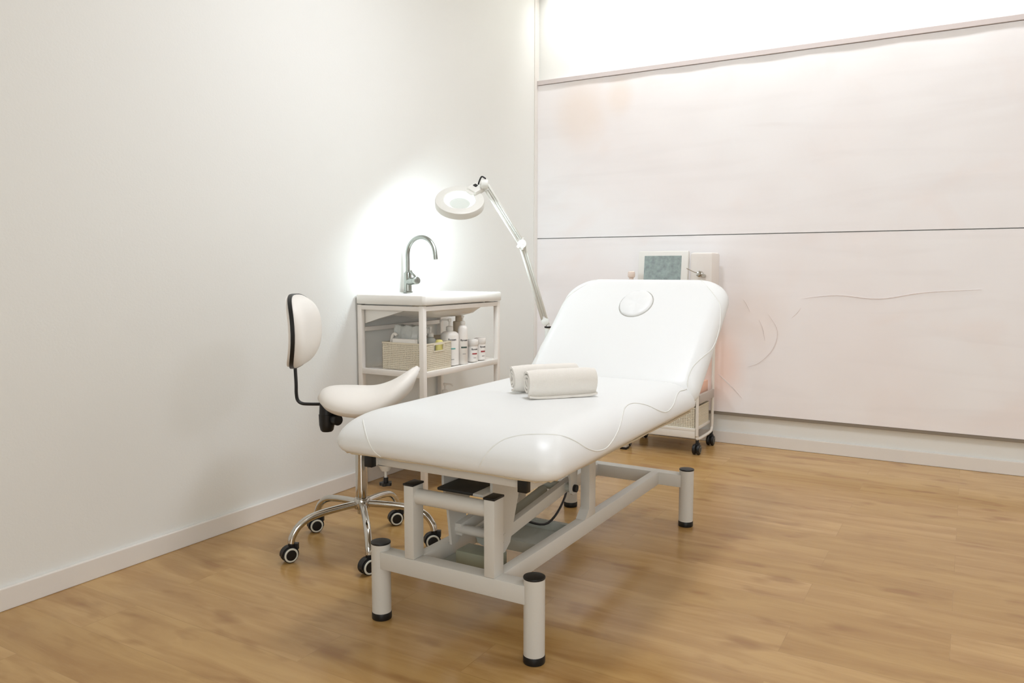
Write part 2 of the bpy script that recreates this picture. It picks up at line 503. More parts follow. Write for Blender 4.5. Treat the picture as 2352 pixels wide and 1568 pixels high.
def cushion(bm, hx, hy, T, rc, a, zmid, crown=0.006, a_front=None, mtx=Matrix.Identity(4), rc2=None, tuck_front=1):
    """padded slab: bottom z=0, widest at zmid, top at T; a is the horizontal reach of the shoulder"""
    base = rrect(hx, hy, rc, 12, rc2)
    n = len(base)
    rings = []
    prof = [(0.06, 0.0), (0.040, 0.0), (0.026, zmid * 0.12), (0.012, zmid * 0.4), (0.003, zmid * 0.72), (0.0, zmid)]
    for i in range(1, 13):
        th = PI / 2 * i / 12
        prof.append((a * (1 - math.cos(th)), zmid + (T - zmid) * math.sin(th)))
    for ins, z in prof:
        ring = []
        for (x, y) in base:
            k = ins
            if z < zmid and tuck_front < 1:
                k = ins * (tuck_front + (1 - tuck_front) * min(1, max(0, (y + hy) / (2 * hy) * 1.5)))
            kx = (hx - k) / hx
            ay = k
            if a_front and y < 0 and z > zmid:
                ay = k * (1 + (a_front / a - 1) * min(1, max(0, (-y - hy + 0.25) / 0.2)))
            ky = (hy - ay) / hy
            ring.append(Vector((x * kx, y * ky, z)))
        rings.append(ring)
    last = rings[-1]
    for s in (0.93, 0.8, 0.6, 0.4, 0.2, 0.06):
        rings.append([Vector((p.x * s, p.y * s, T + crown * (1 - s * s))) for p in last])
    vr = [[bm.verts.new(mtx @ p) for p in ring] for ring in rings]
    skin(bm, vr, True, True)


bm = nb()
cushion(bm, 0.355, 0.568, 0.109, 0.055, 0.105, 0.024, 0.004, a_front=0.17, mtx=Matrix.Translation((BX - 0.009, 2.153, 0.493)), rc2=0.058, tuck_front=0.3)
seatc = obj('seat_cushion', bm, VINYL, bed, 60, label='flat white vinyl mattress section')
TB = Matrix.Translation((BX, 2.715, 0.515)) @ Matrix.Rotation(R(40), 4, 'X')     # hinge frame of the backrest
bm = nb()
cushion(bm, 0.356, 0.322, 0.085, 0.13, 0.06, 0.03, 0.003, mtx=TB @ Matrix.Translation((-0.008, 0.297, 0)), rc2=0.045)
backc = obj('backrest_cushion', bm, VINYL, bed, 60, label='tilted white vinyl backrest section')
# face hole plug
bm = nb()
TP = TB @ Matrix.Translation((-0.005, 0.43, 0.084))
rings = []
for s, z in ((1.0, -0.01), (1.0, 0.004), (0.97, 0.009), (0.9, 0.012), (0.6, 0.0125), (0.3, 0.012), (0.05, 0.0115)):
    rings.append([bm.verts.new(TP @ Vector((0.068 * s * math.cos(t * 2 * PI / 48), 0.078 * s * math.sin(t * 2 * PI / 48), z + 0.0012 * math.sin(t * 0.8) * s))) for t in range(48)])
skin(bm, rings, True, True)
plug = obj('face_hole_plug', bm, VINYL, backc, 60, label='oval vinyl plug in the face opening')
bm = nb()
tube(bm, [TP @ Vector((0.0695 * math.cos(t * 2 * PI / 40), 0.0795 * math.sin(t * 2 * PI / 40), 0.0025)) for t in range(41)], 0.0022, n=8, smooth=False)
obj('plug_gap_shade', bm, GAPSHADE, plug, label='grey line painted as the shaded gap round the plug')  # grey tube painted as the shade in the gap round the plug


def piping(pts, parent, name='piping', r=0.0019):
    bm = nb(); tube(bm, pts, r, n=8, k=6); obj(name, bm, PIPE, parent, label='stitched piping seam')


SM = [(-1.0259, 1.5857, 0.5119), (-1.0169, 1.5879, 0.5317), (-1.0029, 1.6066, 0.5583), (-0.9864, 1.6299, 0.5743), (-0.9696, 1.6446, 0.5814), (-0.943, 1.6599, 0.5872), (-0.9093, 1.6714, 0.5906), (-0.879, 1.6888, 0.5898), (-0.8574, 1.714, 0.5825), (-0.8407, 1.7399, 0.5687), (-0.8261, 1.7717, 0.5474), (-0.8212, 1.8042, 0.5336), (-0.8196, 1.8395, 0.5247), (-0.8194, 1.8905, 0.5219), (-0.8214, 1.9425, 0.5342), (-0.8308, 2.0077, 0.5558), (-0.8486, 2.072, 0.5761), (-0.8667, 2.1332, 0.588), (-0.8734, 2.1841, 0.5914), (-0.8677, 2.2274, 0.5886), (-0.8501, 2.2718, 0.5774), (-0.8316, 2.3164, 0.5571), (-0.8241, 2.3648, 0.5427), (-0.8241, 2.4121, 0.5427), (-0.8295, 2.4709, 0.5536), (-0.8439, 2.5434, 0.5717), (-0.8502, 2.5956, 0.5774), (-0.8481, 2.6376, 0.5756)] + [(-0.853, 2.68, 0.574)]
piping(SM, seatc)
SL = [(-1.3474, 1.5941, 0.495), (-1.3623, 1.5868, 0.5077), (-1.3765, 1.5858, 0.5231), (-1.3979, 1.5952, 0.5456), (-1.4192, 1.6115, 0.5623), (-1.4426, 1.6328, 0.576), (-1.466, 1.664, 0.5795), (-1.486, 1.70, 0.571)] + [(2 * (BX - 0.009) - x, y, z) for x, y, z in SM[10:]]
piping(SL, seatc)
BM = [(0.222, 0.592, 0.074)] + [(0.2275, 0.5853, 0.0777), (0.2748, 0.5273, 0.084), (0.3088, 0.4845, 0.081), (0.3302, 0.4523, 0.069), (0.3429, 0.391, 0.052), (0.3466, 0.3438, 0.0413), (0.3473, 0.2894, 0.0382), (0.3451, 0.2338, 0.0466), (0.3341, 0.1826, 0.065), (0.3206, 0.1391, 0.0761), (0.3111, 0.1027, 0.0808), (0.3086, 0.0623, 0.0815), (0.3126, 0.0237, 0.0771), (0.3235, -0.0119, 0.0523)]
for sg in (1, -1):
    piping([TB @ Vector(((x + 0.008) * sg - 0.008, y, z)) for x, y, z in BM], backc)

# under frame: two side rails with black end caps, cross bars
bm = nb()
for sx in (-1, 1):
    box(bm, BX + sx * 0.245 - 0.0125, BX + sx * 0.245 + 0.0125, 1.625, 2.72, 0.456, 0.492, 0.002)
box(bm, BX - 0.232, BX + 0.232, 1.64, 1.665, 0.456, 0.492, 0.002)
box(bm, BX - 0.232, BX + 0.232, 2.28, 2.31, 0.456, 0.492, 0.002)
box(bm, BX - 0.232, BX + 0.232, 2.66, 2.69, 0.456, 0.492, 0.002)
obj('under_frame', bm, FRAME, bed)
for sx in (-1, 1):
    bm = nb(); box(bm, BX + sx * 0.245 - 0.0135, BX + sx * 0.245 + 0.0135, 1.612, 1.632, 0.454, 0.493, 0.002)
    obj('end_cap', bm, BLACK, bed, label='black rail end cap')
# hem strip stapled below the seat cushion
bm = nb()
pts = [(BX - 0.009 + x, 2.16 + y, 0.4925 + 0.0016 * math.sin(i * 2.1)) for i, (x, y) in enumerate(rrect(0.333, 0.56, 0.05))]
pts.append(pts[0])
tube(bm, pts, 0.0035, n=8, smooth=False)
obj('fabric_hem', bm, STAPLE, seatc, label='ruffled fabric edge under the mattress')
# backrest frame
bm = nb()
for sx in (-1, 1):
    bar(bm, TB @ Vector((sx * 0.22, 0.02, -0.014)), TB @ Vector((sx * 0.22, 0.56, -0.014)), 0.025, 0.028)
bar(bm, TB @ Vector((-0.22, 0.3, -0.014)), TB @ Vector((0.22, 0.3, -0.014)), 0.025, 0.028)
obj('backrest_frame', bm, FRAME, bed)
for sx in (-1, 1):
    bm = nb(); cyl(bm, (BX + sx * 0.26, 2.70, 0.497), (BX + sx * 0.275, 2.70, 0.497), 0.012)
    obj('hinge', bm, BLACK, bed)
bm = nb()
tube(bm, [(BX - 0.18, 2.4, 0.47), (BX - 0.18, 2.7, 0.47), TB @ Vector((-0.18, 0.3, -0.03))], 0.009, smooth=False)
obj('gas_strut', bm, BLACK, bed)
# levelling knob
bm = nb()
cyl(bm, (BX - 0.222, 1.66, 0.455), (BX - 0.222, 1.66, 0.437), 0.022, 0.012)
cyl(bm, (BX - 0.222, 1.66, 0.44), (BX - 0.222, 1.66, 0.41), 0.004)
obj('knob_stem', bm, FRAME, bed)
bm = nb()
cyl(bm, (BX - 0.222, 1.66, 0.418), (BX - 0.222, 1.66, 0.404), 0.007)
n = 40
top = []
for zz in (0.404, 0.396):
    top.append([bm.verts.new((BX - 0.222 + (0.0165 + 0.002 * math.cos(5 * t * 2 * PI / n)) * math.cos(t * 2 * PI / n), 1.66 + (0.0165 + 0.002 * math.cos(5 * t * 2 * PI / n)) * math.sin(t * 2 * PI / n), zz)) for t in range(n)])
skin(bm, top, True, True)
obj('adjusting_knob', bm, BLACK, bed, label='black star knob')
# base legs
for lx, ly in ((-0.25, 1.667), (0.25, 1.667), (-0.25, 2.895), (0.25, 2.895)):
    bm = nb(); cyl(bm, (BX + lx, ly, 0.018), (BX + lx, ly, 0.222), 0.0275)
    leg = obj('leg', bm, FRAME, bed)
    bm = nb(); cyl(bm, (BX + lx, ly, 0.221), (BX + lx, ly, 0.227), 0.0285, bev=0.002)
    obj('leg_cap', bm, BLACK, leg, label='round black cap')
    bm = nb(); cyl(bm, (BX + lx, ly, 0.0), (BX + lx, ly, 0.022), 0.0285, bev=0.003)
    obj('foot', bm, BLACK, leg, label='black rubber foot')
# base frame
bm = nb()
for ly in (1.667, 2.895):
    box(bm, BX - 0.235, BX + 0.235, ly - 0.024, ly + 0.024, 0.155, 0.205, 0.003)
for sx in (-1, 1):
    box(bm, BX + sx * 0.13 - 0.016, BX + sx * 0.13 + 0.016, 1.69, 2.872, 0.155, 0.205, 0.003)
obj('base_frame', bm, FRAME, bed)
for sx in (-1, 1):
    for y0, y1, z1, cap in ((1.643, 1.69, 0.41, True), (2.222, 2.27, 0.456, False)):
        bm = nb(); box(bm, BX + sx * 0.13 - 0.016, BX + sx * 0.13 + 0.016, y0, y1, 0.205, z1, 0.002)
        if not cap:
            vs = [bm.verts.new(p) for p in ((BX + sx * 0.13 - 0.016, 2.222, 0.235), (BX + sx * 0.13 + 0.016, 2.222, 0.235), (BX + sx * 0.13 + 0.016, 2.19, 0.205), (BX + sx * 0.13 - 0.016, 2.19, 0.205),
                                           (BX + sx * 0.13 - 0.016, 2.222, 0.205), (BX + sx * 0.13 + 0.016, 2.222, 0.205))]
            bm.faces.new((vs[0], vs[1], vs[2], vs[3])); bm.faces.new((vs[0], vs[3], vs[4])); bm.faces.new((vs[1], vs[5], vs[2]))
        p = obj('post', bm, FRAME, bed)
        if cap:
            bm = nb(); box(bm, BX + sx * 0.13 - 0.0175, BX + sx * 0.13 + 0.0175, y0 - 0.002, y1 + 0.002, 0.41, 0.416, 0.0015)
            obj('post_cap', bm, BLACK, p, label='square black cap')
bm = nb(); cyl(bm, (BX - 0.116, 1.668, 0.378), (BX + 0.116, 1.668, 0.378), 0.0215)
obj('cross_tube', bm, FRAME, bed, label='thick upper cross tube')
bm = nb(); cyl(bm, (BX - 0.085, 1.80, 0.256), (BX + 0.085, 1.80, 0.256), 0.0135)
obj('cross_tube', bm, FRAME, bed, label='thin lower cross tube')
for sx in (-1, 1):
    bm = nb()
    x0, x1 = BX + sx * 0.08 - 0.004, BX + sx * 0.08 + 0.004
    prof = [(1.735, 0.455), (1.905, 0.455), (1.87, 0.35), (1.828, 0.235), (1.80, 0.215), (1.772, 0.215), (1.754, 0.34), (1.735, 0.40)]
    a = [bm.verts.new((x0, y, z)) for y, z in prof]; b = [bm.verts.new((x1, y, z)) for y, z in prof]
    skin(bm, [a, b], True, True)
    obj('lift_plate', bm, FRAME, bed)
    bm = nb(); bar(bm, (BX + sx * 0.066, 1.79, 0.256), (BX + sx * 0.066, 2.24, 0.306), 0.022, 0.036, bev=0.002)
    obj('lift_arm', bm, FRAME, bed)
    bm = nb()
    x0, x1 = BX + sx * 0.098 - 0.004, BX + sx * 0.098 + 0.004
    prof = [(2.12, 0.455), (2.24, 0.455), (2.222, 0.33)] + [(2.2 + 0.022 * math.cos(R(a)), 0.3 + 0.022 * math.sin(R(a))) for a in (20, -20, -60, -100, -140, -180)] + [(2.178, 0.33)]
    a = [bm.verts.new((x0, y, z)) for y, z in prof]; b = [bm.verts.new((x1, y, z)) for y, z in prof]
    skin(bm, [a, b], True, True)
    obj('hanger_plate', bm, FRAME, bed)
bm = nb(); cyl(bm, (BX - 0.098, 2.2, 0.3), (BX + 0.098, 2.2, 0.3), 0.015)
obj('pivot_tube', bm, FRAMED, bed)
for sx in (-1, 1):
    bm = nb(); cyl(bm, (BX + sx * 0.102, 2.2, 0.3), (BX + sx * 0.112, 2.2, 0.3), 0.012)
    obj('pivot_bolt', bm, BLACK, bed)
bm = nb(); box(bm, BX - 0.075, BX + 0.042, 1.70, 1.81, 0.393, 0.402, 0.003)
obj('mechanism_cover', bm, DARKP, bed, label='dark grey cover plate')
bm = nb(); box(bm, BX + 0.0425, BX + 0.0755, 1.70, 1.86, 0.393, 0.401, 0.002)
obj('side_bracket', bm, FRAME, bed)
bm = nb(); box(bm, BX - 0.112, BX + 0.112, 1.76, 1.84, 0.157, 0.163)
obj('motor_plate', bm, FRAMED, bed)
bm = nb(); box(bm, BX - 0.112, BX + 0.112, 1.98, 2.16, 0.157, 0.163)
box(bm, BX - 0.112, BX + 0.112, 1.955, 1.981, 0.157, 0.19); box(bm, BX - 0.112, BX + 0.112, 2.159, 2.175, 0.157, 0.19)
obj('base_plate', bm, FRAMED, bed)
bm = nb(); box(bm, BX - 0.06, BX + 0.07, 1.765, 1.835, 0.163, 0.205, 0.004)
obj('motor_housing', bm, mat('motor_olive', (150, 152, 132), 0.5, bump=0.1), bed, label='olive grey motor block')
bm = nb(); cyl(bm, (BX, 1.84, 0.24), (BX, 2.18, 0.285), 0.016); cyl(bm, (BX, 1.82, 0.235), (BX, 1.98, 0.257), 0.026)
obj('actuator', bm, FRAMED, bed)
bm = nb(); tube(bm, [(BX + 0.03, 2.0, 0.24), (BX + 0.05, 2.12, 0.2), (BX + 0.02, 2.3, 0.235), (BX - 0.06, 2.5, 0.3), (BX - 0.1, 2.6, 0.45)], 0.004, n=8)
obj('cable', bm, BLACK, bed)


# ------------------------------------------------------------------ rolled towels on the bed
def towel(p0, p1, rx, rz_, label, turns=2.6, seed=0, tail=True, ph=0):
    p0 = Vector(p0); p1 = Vector(p1); d = (p1 - p0); L_ = d.length; d.normalize()
    side = Vector((0, 0, 1)).cross(d).normalized()      # points left of the direction
    t = thing('rolled_towel', label, 'towel', ((p0 + p1) / 2)[:], 0, 'rolled towels on the bed', world=True)
    th = 0.0085
    # spiral band: centre line from outside to inside
    cl = []
    N_ = 150
    for i in range(N_ + 1):
        u = i / N_
        ang = R(250) + ph - u * turns * 2 * PI
        sh = 1 - u * 0.86
        cl.append(((rx - th / 2) * sh * math.cos(ang) + 0.0, (rz_ - th / 2) * (1 - u * 0.80) * math.sin(ang)))
    if tail:
        cl = [(-rx * 0.95 - 0.0, -rz_ + th * 0.5), (-rx * 0.7, -rz_ + th * 0.5), (-rx * 0.5, -rz_ + th * 0.45)] + cl[4:]
    m = len(cl)
    bmT = nb()
    secs = 22
    rings = []
    for s in range(secs + 1):
        f = s / secs
        ends = 1 - 0.10 * (abs(2 * f - 1) ** 6)
        ring_o, ring_i = [], []
        for i, (a, b) in enumerate(cl):
            a2 = cl[max(i - 1, 0)]; b2 = cl[min(i + 1, m - 1)]
            tx, tz = b2[0] - a2[0], b2[1] - a2[1]
            l = math.hypot(tx, tz) or 1
            nx, nz = -tz / l, tx / l
            wob = 0.0012 * noise.noise(Vector((f * 9 + seed, i * 0.12, seed)))
            lo = f * L_ + (0.006 * noise.noise(Vector((i * 0.05, seed * 3, 1))) if s in (0, secs) else 0)
            for sg, rg in ((1, ring_o), (-1, ring_i)):
                px = a * ends + nx * sg * (th * 0.42 + wob); pz = b * ends + nz * sg * (th * 0.42 + wob)
                q = p0 + d * lo + side * px + Vector((0, 0, rz_ + pz))
                rg.append(bmT.verts.new(q))
        rings.append(ring_o + ring_i[::-1])
    skin(bmT, rings, False, False)
    for rg in (rings[0], rings[-1]):
        for i in range(m - 1):
            try: bmT.faces.new((rg[i], rg[i + 1], rg[2 * m - 2 - i], rg[2 * m - 1 - i]))
            except ValueError: pass
    obj('towel_roll', bmT, TOWEL, t, 70)
    return t


ZT = 0.6058
towel((-1.152, 2.045, ZT), (-1.008, 2.22, ZT), 0.036, 0.047, 'front rolled white terry towel on the bed, loose edge tucked underneath', seed=1)
towel((-1.243, 2.112, ZT), (-1.099, 2.287, ZT), 0.034, 0.048, 'rear rolled white terry towel mostly hidden behind the front roll', seed=5, tail=False, ph=0.5)


# ------------------------------------------------------------------ saddle stool
stool = thing('saddle_stool', 'cream saddle stool with backrest on chrome five-star wheeled base', 'stool', (-1.85, 2.08, 0), R(30.5))


def saddle(top):
    bm = nb(); n = 56
    rings = []
    for k in range(0, 15):
        s = k / 14
        ring = []
        for i in range(n):
            a = 2 * PI * i / n
            ca, sa = math.cos(a), math.sin(a)
            e = 2 / 2.35
            x = (abs(ca) ** e) * (1 if ca > 0 else -1); y = (abs(sa) ** e) * (1 if sa > 0 else -1)
            x *= s; y *= s
            y *= 1 - 0.16 * max(0, x) ** 1.5
            ring.append((x, y, s))
        rings.append(ring)

    def zt(x, y):
        return 0.583 + 0.096 * max(0, x + 0.1) ** 2.0 / 1.21 - 0.034 * y * y + 0.004 * max(0, -x)

    vt, vb = [], []
    for ring in rings:
        rt, rb = [], []
        for x, y, s in ring:
            ins = math.sqrt(max(0, 1 - s ** 8))
            z = zt(x, y)
            z0 = z - 0.030
            rt.append(bm.verts.new((0.036 + 0.178 * x, 0.178 * y, z0 + 0.030 * ins)))
            rise = 0.088 * max(0, x + 0.1) ** 2.0 / 1.21
            rb.append(bm.verts.new((0.036 + 0.178 * x * (0.985 - 0.10 * max(0, x)), 0.178 * y * 0.985, z0 - 0.55 * rise - 0.028 * ins - 0.004)))
        vt.append(rt); vb.append(rb)
    for V in (vt, vb):
        for a, b in zip(V[1:], V[2:]):
            for i in range(n):
                j = (i + 1) % n
                bm.faces.new((a[i], a[j], b[j], b[i]))
        bm.faces.new(V[1])
        for v in V[0]: bm.verts.remove(v)
    for i in range(n):
        j = (i + 1) % n
        bm.faces.new((vt[-1][i], vt[-1][j], vb[-1][j], vb[-1][i]))
    return bm


obj('seat', saddle(True), SEATV, stool, 80, label='cream vinyl saddle seat rising to the front')
bm = nb(); box(bm, -0.10, 0.09, -0.06, 0.06, 0.512, 0.524, 0.002); box(bm, -0.05, 0.05, -0.03, 0.03, 0.48, 0.512, 0.004)
obj('seat_plate', bm, BLACK, stool)
# backrest pad
def pad_layer(du, hz, hy, d_front, d_back, bulge):
    bm = nb(); n = 48
    rings = []
    def pt(s, a, front):
        e = 2 / 2.6
        ca, sa = math.cos(a), math.sin(a)
        y = (abs(ca) ** e) * (1 if ca > 0 else -1) * s; z = (abs(sa) ** e) * (1 if sa > 0 else -1) * s
        bend = 0.018 * z * z - 0.022 * y * y * -1
        u = du - 0.016 * z * z + 0.02 * y * y
        if front: u += d_front + bulge * math.sqrt(max(0, 1 - s ** 3.0))
        else: u += d_back
        return bm.verts.new((u, y * hy, 0.782 + z * hz))
    fr = [[pt(k / 10, 2 * PI * i / n, True) for i in range(n)] for k in range(1, 11)]
    bk = [[pt(k / 10, 2 * PI * i / n, False) for i in range(n)] for k in range(10, 0, -1)]
    skin(bm, fr + bk, True, True)
    return bm


pad = obj('backrest_pad', pad_layer(-0.205, 0.128, 0.155, 0.006, 0.0, 0.036), SEATV, stool, 60, label='cream padded backrest')
obj('edge_band', pad_layer(-0.216, 0.131, 0.158, 0.014, 0.0, 0.0), BLACK, pad, 40, label='black rubber band round the pad')
obj('back_cover', pad_layer(-0.2255, 0.124, 0.150, 0.01, 0.0, 0.0), SEATV, pad, 40, label='thin cream rear shell')
for zz in (0.745, 0.82):
    bm = nb(); cyl(bm, (-0.226, 0, zz), (-0.236, 0, zz), 0.009, bev=0.002)
    obj('bolt', bm, BLACK, pad)
bm = nb()
tube(bm, [(-0.229, 0, 0.84), (-0.229, 0, 0.70), (-0.226, 0, 0.60), (-0.226, 0, 0.56), (-0.222, 0, 0.536), (-0.208, 0, 0.524), (-0.18, 0, 0.521), (-0.10, 0, 0.521)], 0.0062, n=12, sx=0.9, sy=1.6)
obj('backrest_bar', bm, BLACK, stool, label='bent black steel bar')
bm = nb(); lathe(bm, [(0.006, 0.425), (0.018, 0.427), (0.023, 0.433), (0.027, 0.452), (0.028, 0.488), (0.026, 0.489), (0.026, 0.494), (0.0235, 0.53), (0.02, 0.532)], (-0.115, -0.02, 0))
hk = obj('adjusting_sleeve', bm, BLACK, stool, label='black tapering sleeve under the backrest bar')
bm = nb(); cyl(bm, (-0.088, -0.03, 0.472), (-0.066, -0.05, 0.472), 0.019, bev=0.004); cyl(bm, (-0.10, -0.02, 0.472), (-0.085, -0.033, 0.472), 0.008)
obj('clamp_knob', bm, BLACK, stool, label='small black clamping knob')
bm = nb(); tube(bm, [(-0.08, -0.02, 0.515), (-0.072, -0.03, 0.5), (-0.078, -0.03, 0.488), (-0.09, -0.025, 0.49)], 0.006)
obj('lever', bm, BLACK, stool)
bm = nb(); cyl(bm, (0, 0, 0.34), (0, 0, 0.49), 0.014); obj('gas_lift', bm, CHROME, stool)
bm = nb(); lathe(bm, [(0.019, 0.17), (0.0205, 0.172), (0.0215, 0.22), (0.0205, 0.36), (0.0185, 0.40), (0.018, 0.402)])
obj('column', bm, CHROME, stool, label='chrome outer column')
bm = nb(); lathe(bm, [(0.012, 0.122), (0.016, 0.124), (0.017, 0.14), (0.027, 0.143), (0.029, 0.148), (0.029, 0.175), (0.026, 0.18), (0.02, 0.181)], n=30)
hub = obj('hub', bm, CHROME, stool, label='chrome hub')
for k in range(5):
    a = R(28 - 30.5) + k * 2 * PI / 5
    ca, sa = math.cos(a), math.sin(a)
    P = lambda r, z: (r * ca, r * sa, z)
    bm = nb(); tube(bm, [P(0.022, 0.16), P(0.08, 0.157), P(0.15, 0.15), P(0.2, 0.138), P(0.235, 0.115), P(0.255, 0.085), P(0.26, 0.064)], 0.0125, n=18, k=5)
    arm = obj('base_arm', bm, CHROME, stool)
    # caster: wheel axis turned towards the open side of the room
    wa = R(-28 - 30.5) + (k - 2) * 0.12
    ax = Vector((math.cos(wa), math.sin(wa), 0)); fw = Vector((-ax.y, ax.x, 0))
    C = Vector(P(0.26, 0)) - fw * 0.008
    C.z = 0.0275
    bm = nb(); cyl(bm, Vector(P(0.26, 0.072)), Vector(P(0.26, 0.05)), 0.011); 
    # hood
    nn = 14
    rr = []
    for s in (-1, 1):
        row = []
        for i in range(nn + 1):
            t = R(-15 + 200 * i / nn)
            row.append(C + ax * 0.012 * s + fw * math.cos(t) * 0.030 + Vector((0, 0, math.sin(t) * 0.030)))
        inner = []
        for i in range(nn + 1):
            t = R(-15 + 200 * (nn - i) / nn)
            inner.append(C + ax * 0.012 * s + fw * math.cos(t) * 0.0255 + Vector((0, 0, math.sin(t) * 0.0255)))
        rr.append([bm.verts.new(p) for p in row + inner])
    skin(bm, rr, True, True)
    bar(bm, C + fw * 0.022 + Vector((0, 0, 0.012)), C + fw * 0.022 + Vector((0, 0, 0.034)), 0.022, 0.018)
    cas = obj('caster', bm, BLACK, stool)
    for s in (-1, 1):
        bm = nb()
        prof = [(0.004, 0.0), (0.022, 0.0), (0.0265, 0.003), (0.0275, 0.008), (0.0265, 0.014), (0.022, 0.0165), (0.004, 0.016)]
        T = Matrix.Identity(4)
        z_ = ax * s; x_ = fw; y_ = z_.cross(x_)
        for i in range(3): T[i][0] = x_[i]; T[i][1] = y_[i]; T[i][2] = z_[i]
        T.translation = C + ax * 0.003 * s
        lathe(bm, prof, n=28, mtx=T)
        wh = obj('wheel', bm, BLACK, cas)
        bm = nb()
        lathe(bm, [(0.0185, 0.012), (0.0185, 0.0172), (0.0195, 0.0182), (0.0225, 0.0178), (0.0245, 0.0155), (0.024, 0.012)], n=28, mtx=T, cap=False)
        wh2 = obj('wheel_ring', bm, RINGW, cas, label='pale rim ring')


# ------------------------------------------------------------------ wash stand
SX0, SX1, SY0, SY1 = -2.41 + 0.004, -2.018, 2.685, 3.333
sink = thing('wash_stand', 'open white metal wash stand holding the ceramic basin against the left wall', 'wash stand', (-2.21, 3.0, 0), 0, world=True)
lx = (SX0 + 0.018, SX1 - 0.021); ly = (SY0 + 0.017, SY1 - 0.017)
for x in lx:
    for y in ly:
        bm = nb(); box(bm, x - 0.012, x + 0.012, y - 0.012, y + 0.012, 0, 0.838, 0.0015); obj('leg', bm, STANDW, sink)
bm = nb()
for z0, z1 in ((0.816, 0.836),):
    for y in ly: box(bm, lx[0] + 0.012, lx[1] - 0.012, y - 0.011, y + 0.011, z0, z1, 0.001)
    for x in lx: box(bm, x - 0.011, x + 0.011, ly[0] + 0.012, ly[1] - 0.012, z0, z1, 0.001)
obj('top_rail', bm, STANDW, sink)
bm = nb(); box(bm, lx[0] - 0.008, lx[0] + 0.008, ly[0] + 0.012, ly[1] - 0.012, 0.715, 0.735, 0.001); obj('back_rail', bm, STANDW, sink)
for z, nm in ((0.546, 'shelf'), (0.2, 'shelf')):
    bm = nb()
    box(bm, lx[0] + 0.012, lx[1] - 0.012, ly[0] - 0.012, ly[1] + 0.012, z - 0.014, z, 0.001)
    for y in ly: box(bm, lx[0] + 0.0125, lx[1] - 0.0125, y - 0.012, y + 0.012, z - 0.022, z + 0.003, 0.001)
    for x in (lx[1],): box(bm, x - 0.012, x + 0.012, ly[0] + 0.0125, ly[1] - 0.0125, z - 0.022, z + 0.003, 0.001)
    obj(nm, bm, STANDW, sink)
ZS = 0.5495
basin = thing('ceramic_basin', 'white ceramic basin top with rounded edges resting on the white metal stand', 'sink', (-2.21, 3.0, 0.842), 0, world=True)
bm = nb()
bx, by = (SX0 + SX1) / 2, (SY0 + SY1) / 2
hx, hy = (SX1 - SX0) / 2, (SY1 - SY0) / 2
prof = [(0.022, 0.842, 0), (0.003, 0.842, 0), (0, 0.846, 0), (0, 0.880, 0), (0.003, 0.884, 0), (0.008, 0.886, 0), (0.02, 0.885, 0), (0.035, 0.882, 0)]
rings = []
for ins, z, _ in prof:
    rings.append([bm.verts.new((bx + x, by + y, z)) for x, y in rrect(hx - ins, hy - ins, 0.014)])
# bowl opening set forward of the tap ledge
for f, z in ((0.0, 0.881), (0.06, 0.868), (0.12, 0.83), (0.25, 0.80), (0.5, 0.79), (0.85, 0.787)):
    sx = (hx - 0.055) * (1 - f) + 0.002; sy = (hy - 0.05) * (1 - f) + 0.002
    rings.append([bm.verts.new((bx + 0.022 * (1 if f >= 0 else 0) + x, by + y, z)) for x, y in rrect(sx, sy, 0.07 * (1 - f) + 0.001)])
skin(bm, rings, False, True)
obj('basin_top', bm, CERAM, basin, 50)
bm = nb()
rings = []
for f, z in ((0.0, 0.8425), (0.05, 0.83), (0.13, 0.81), (0.28, 0.787), (0.5, 0.775), (0.85, 0.771)):
    sx = (hx - 0.035) * (1 - f * 0.8) + 0.002; sy = (hy - 0.05) * (1 - f) + 0.002
    rings.append([bm.verts.new((bx + 0.005 + x, by + y, z)) for x, y in rrect(sx, sy, 0.08 * (1 - f) + 0.002)])
skin(bm, rings, False, True)
obj('bowl', bm, CERAM, basin, 60, label='rounded underside of the bowl')
bm = nb()
prof = [(SX0 + 0.03, 0.8415), (SX0 + 0.03, 0.752), (-2.30, 0.775), (-2.16, 0.812), (-2.10, 0.8415)]
for y0, y1 in ((2.716, 2.74),):
    a = [bm.verts.new((x, y0, z)) for x, z in prof]; b = [bm.verts.new((x, y1, z)) for x, z in prof]
    skin(bm, [a, b], True, True)
obj('side_skirt', bm, CERAM, basin, 0, label='slanting side skirt of the basin')
bm = nb()
DX, DY = -2.17, 3.171
cyl(bm, (DX, DY, 0.80), (DX, DY, 0.73), 0.0175); cyl(bm, (DX, DY, 0.742), (DX, DY, 0.62), 0.029, bev=0.003)
tube(bm, [(DX, DY, 0.66), (DX - 0.08, DY, 0.66), (SX0 + 0.03, DY, 0.65)], 0.013, smooth=False)
obj('drain_trap', bm, DRAINP, basin, label='beige drain trap below the bowl')
bm = nb(); cyl(bm, (bx + 0.02, by, 0.787), (bx + 0.02, by, 0.79), 0.02); obj('drain', bm, CHROME, basin)

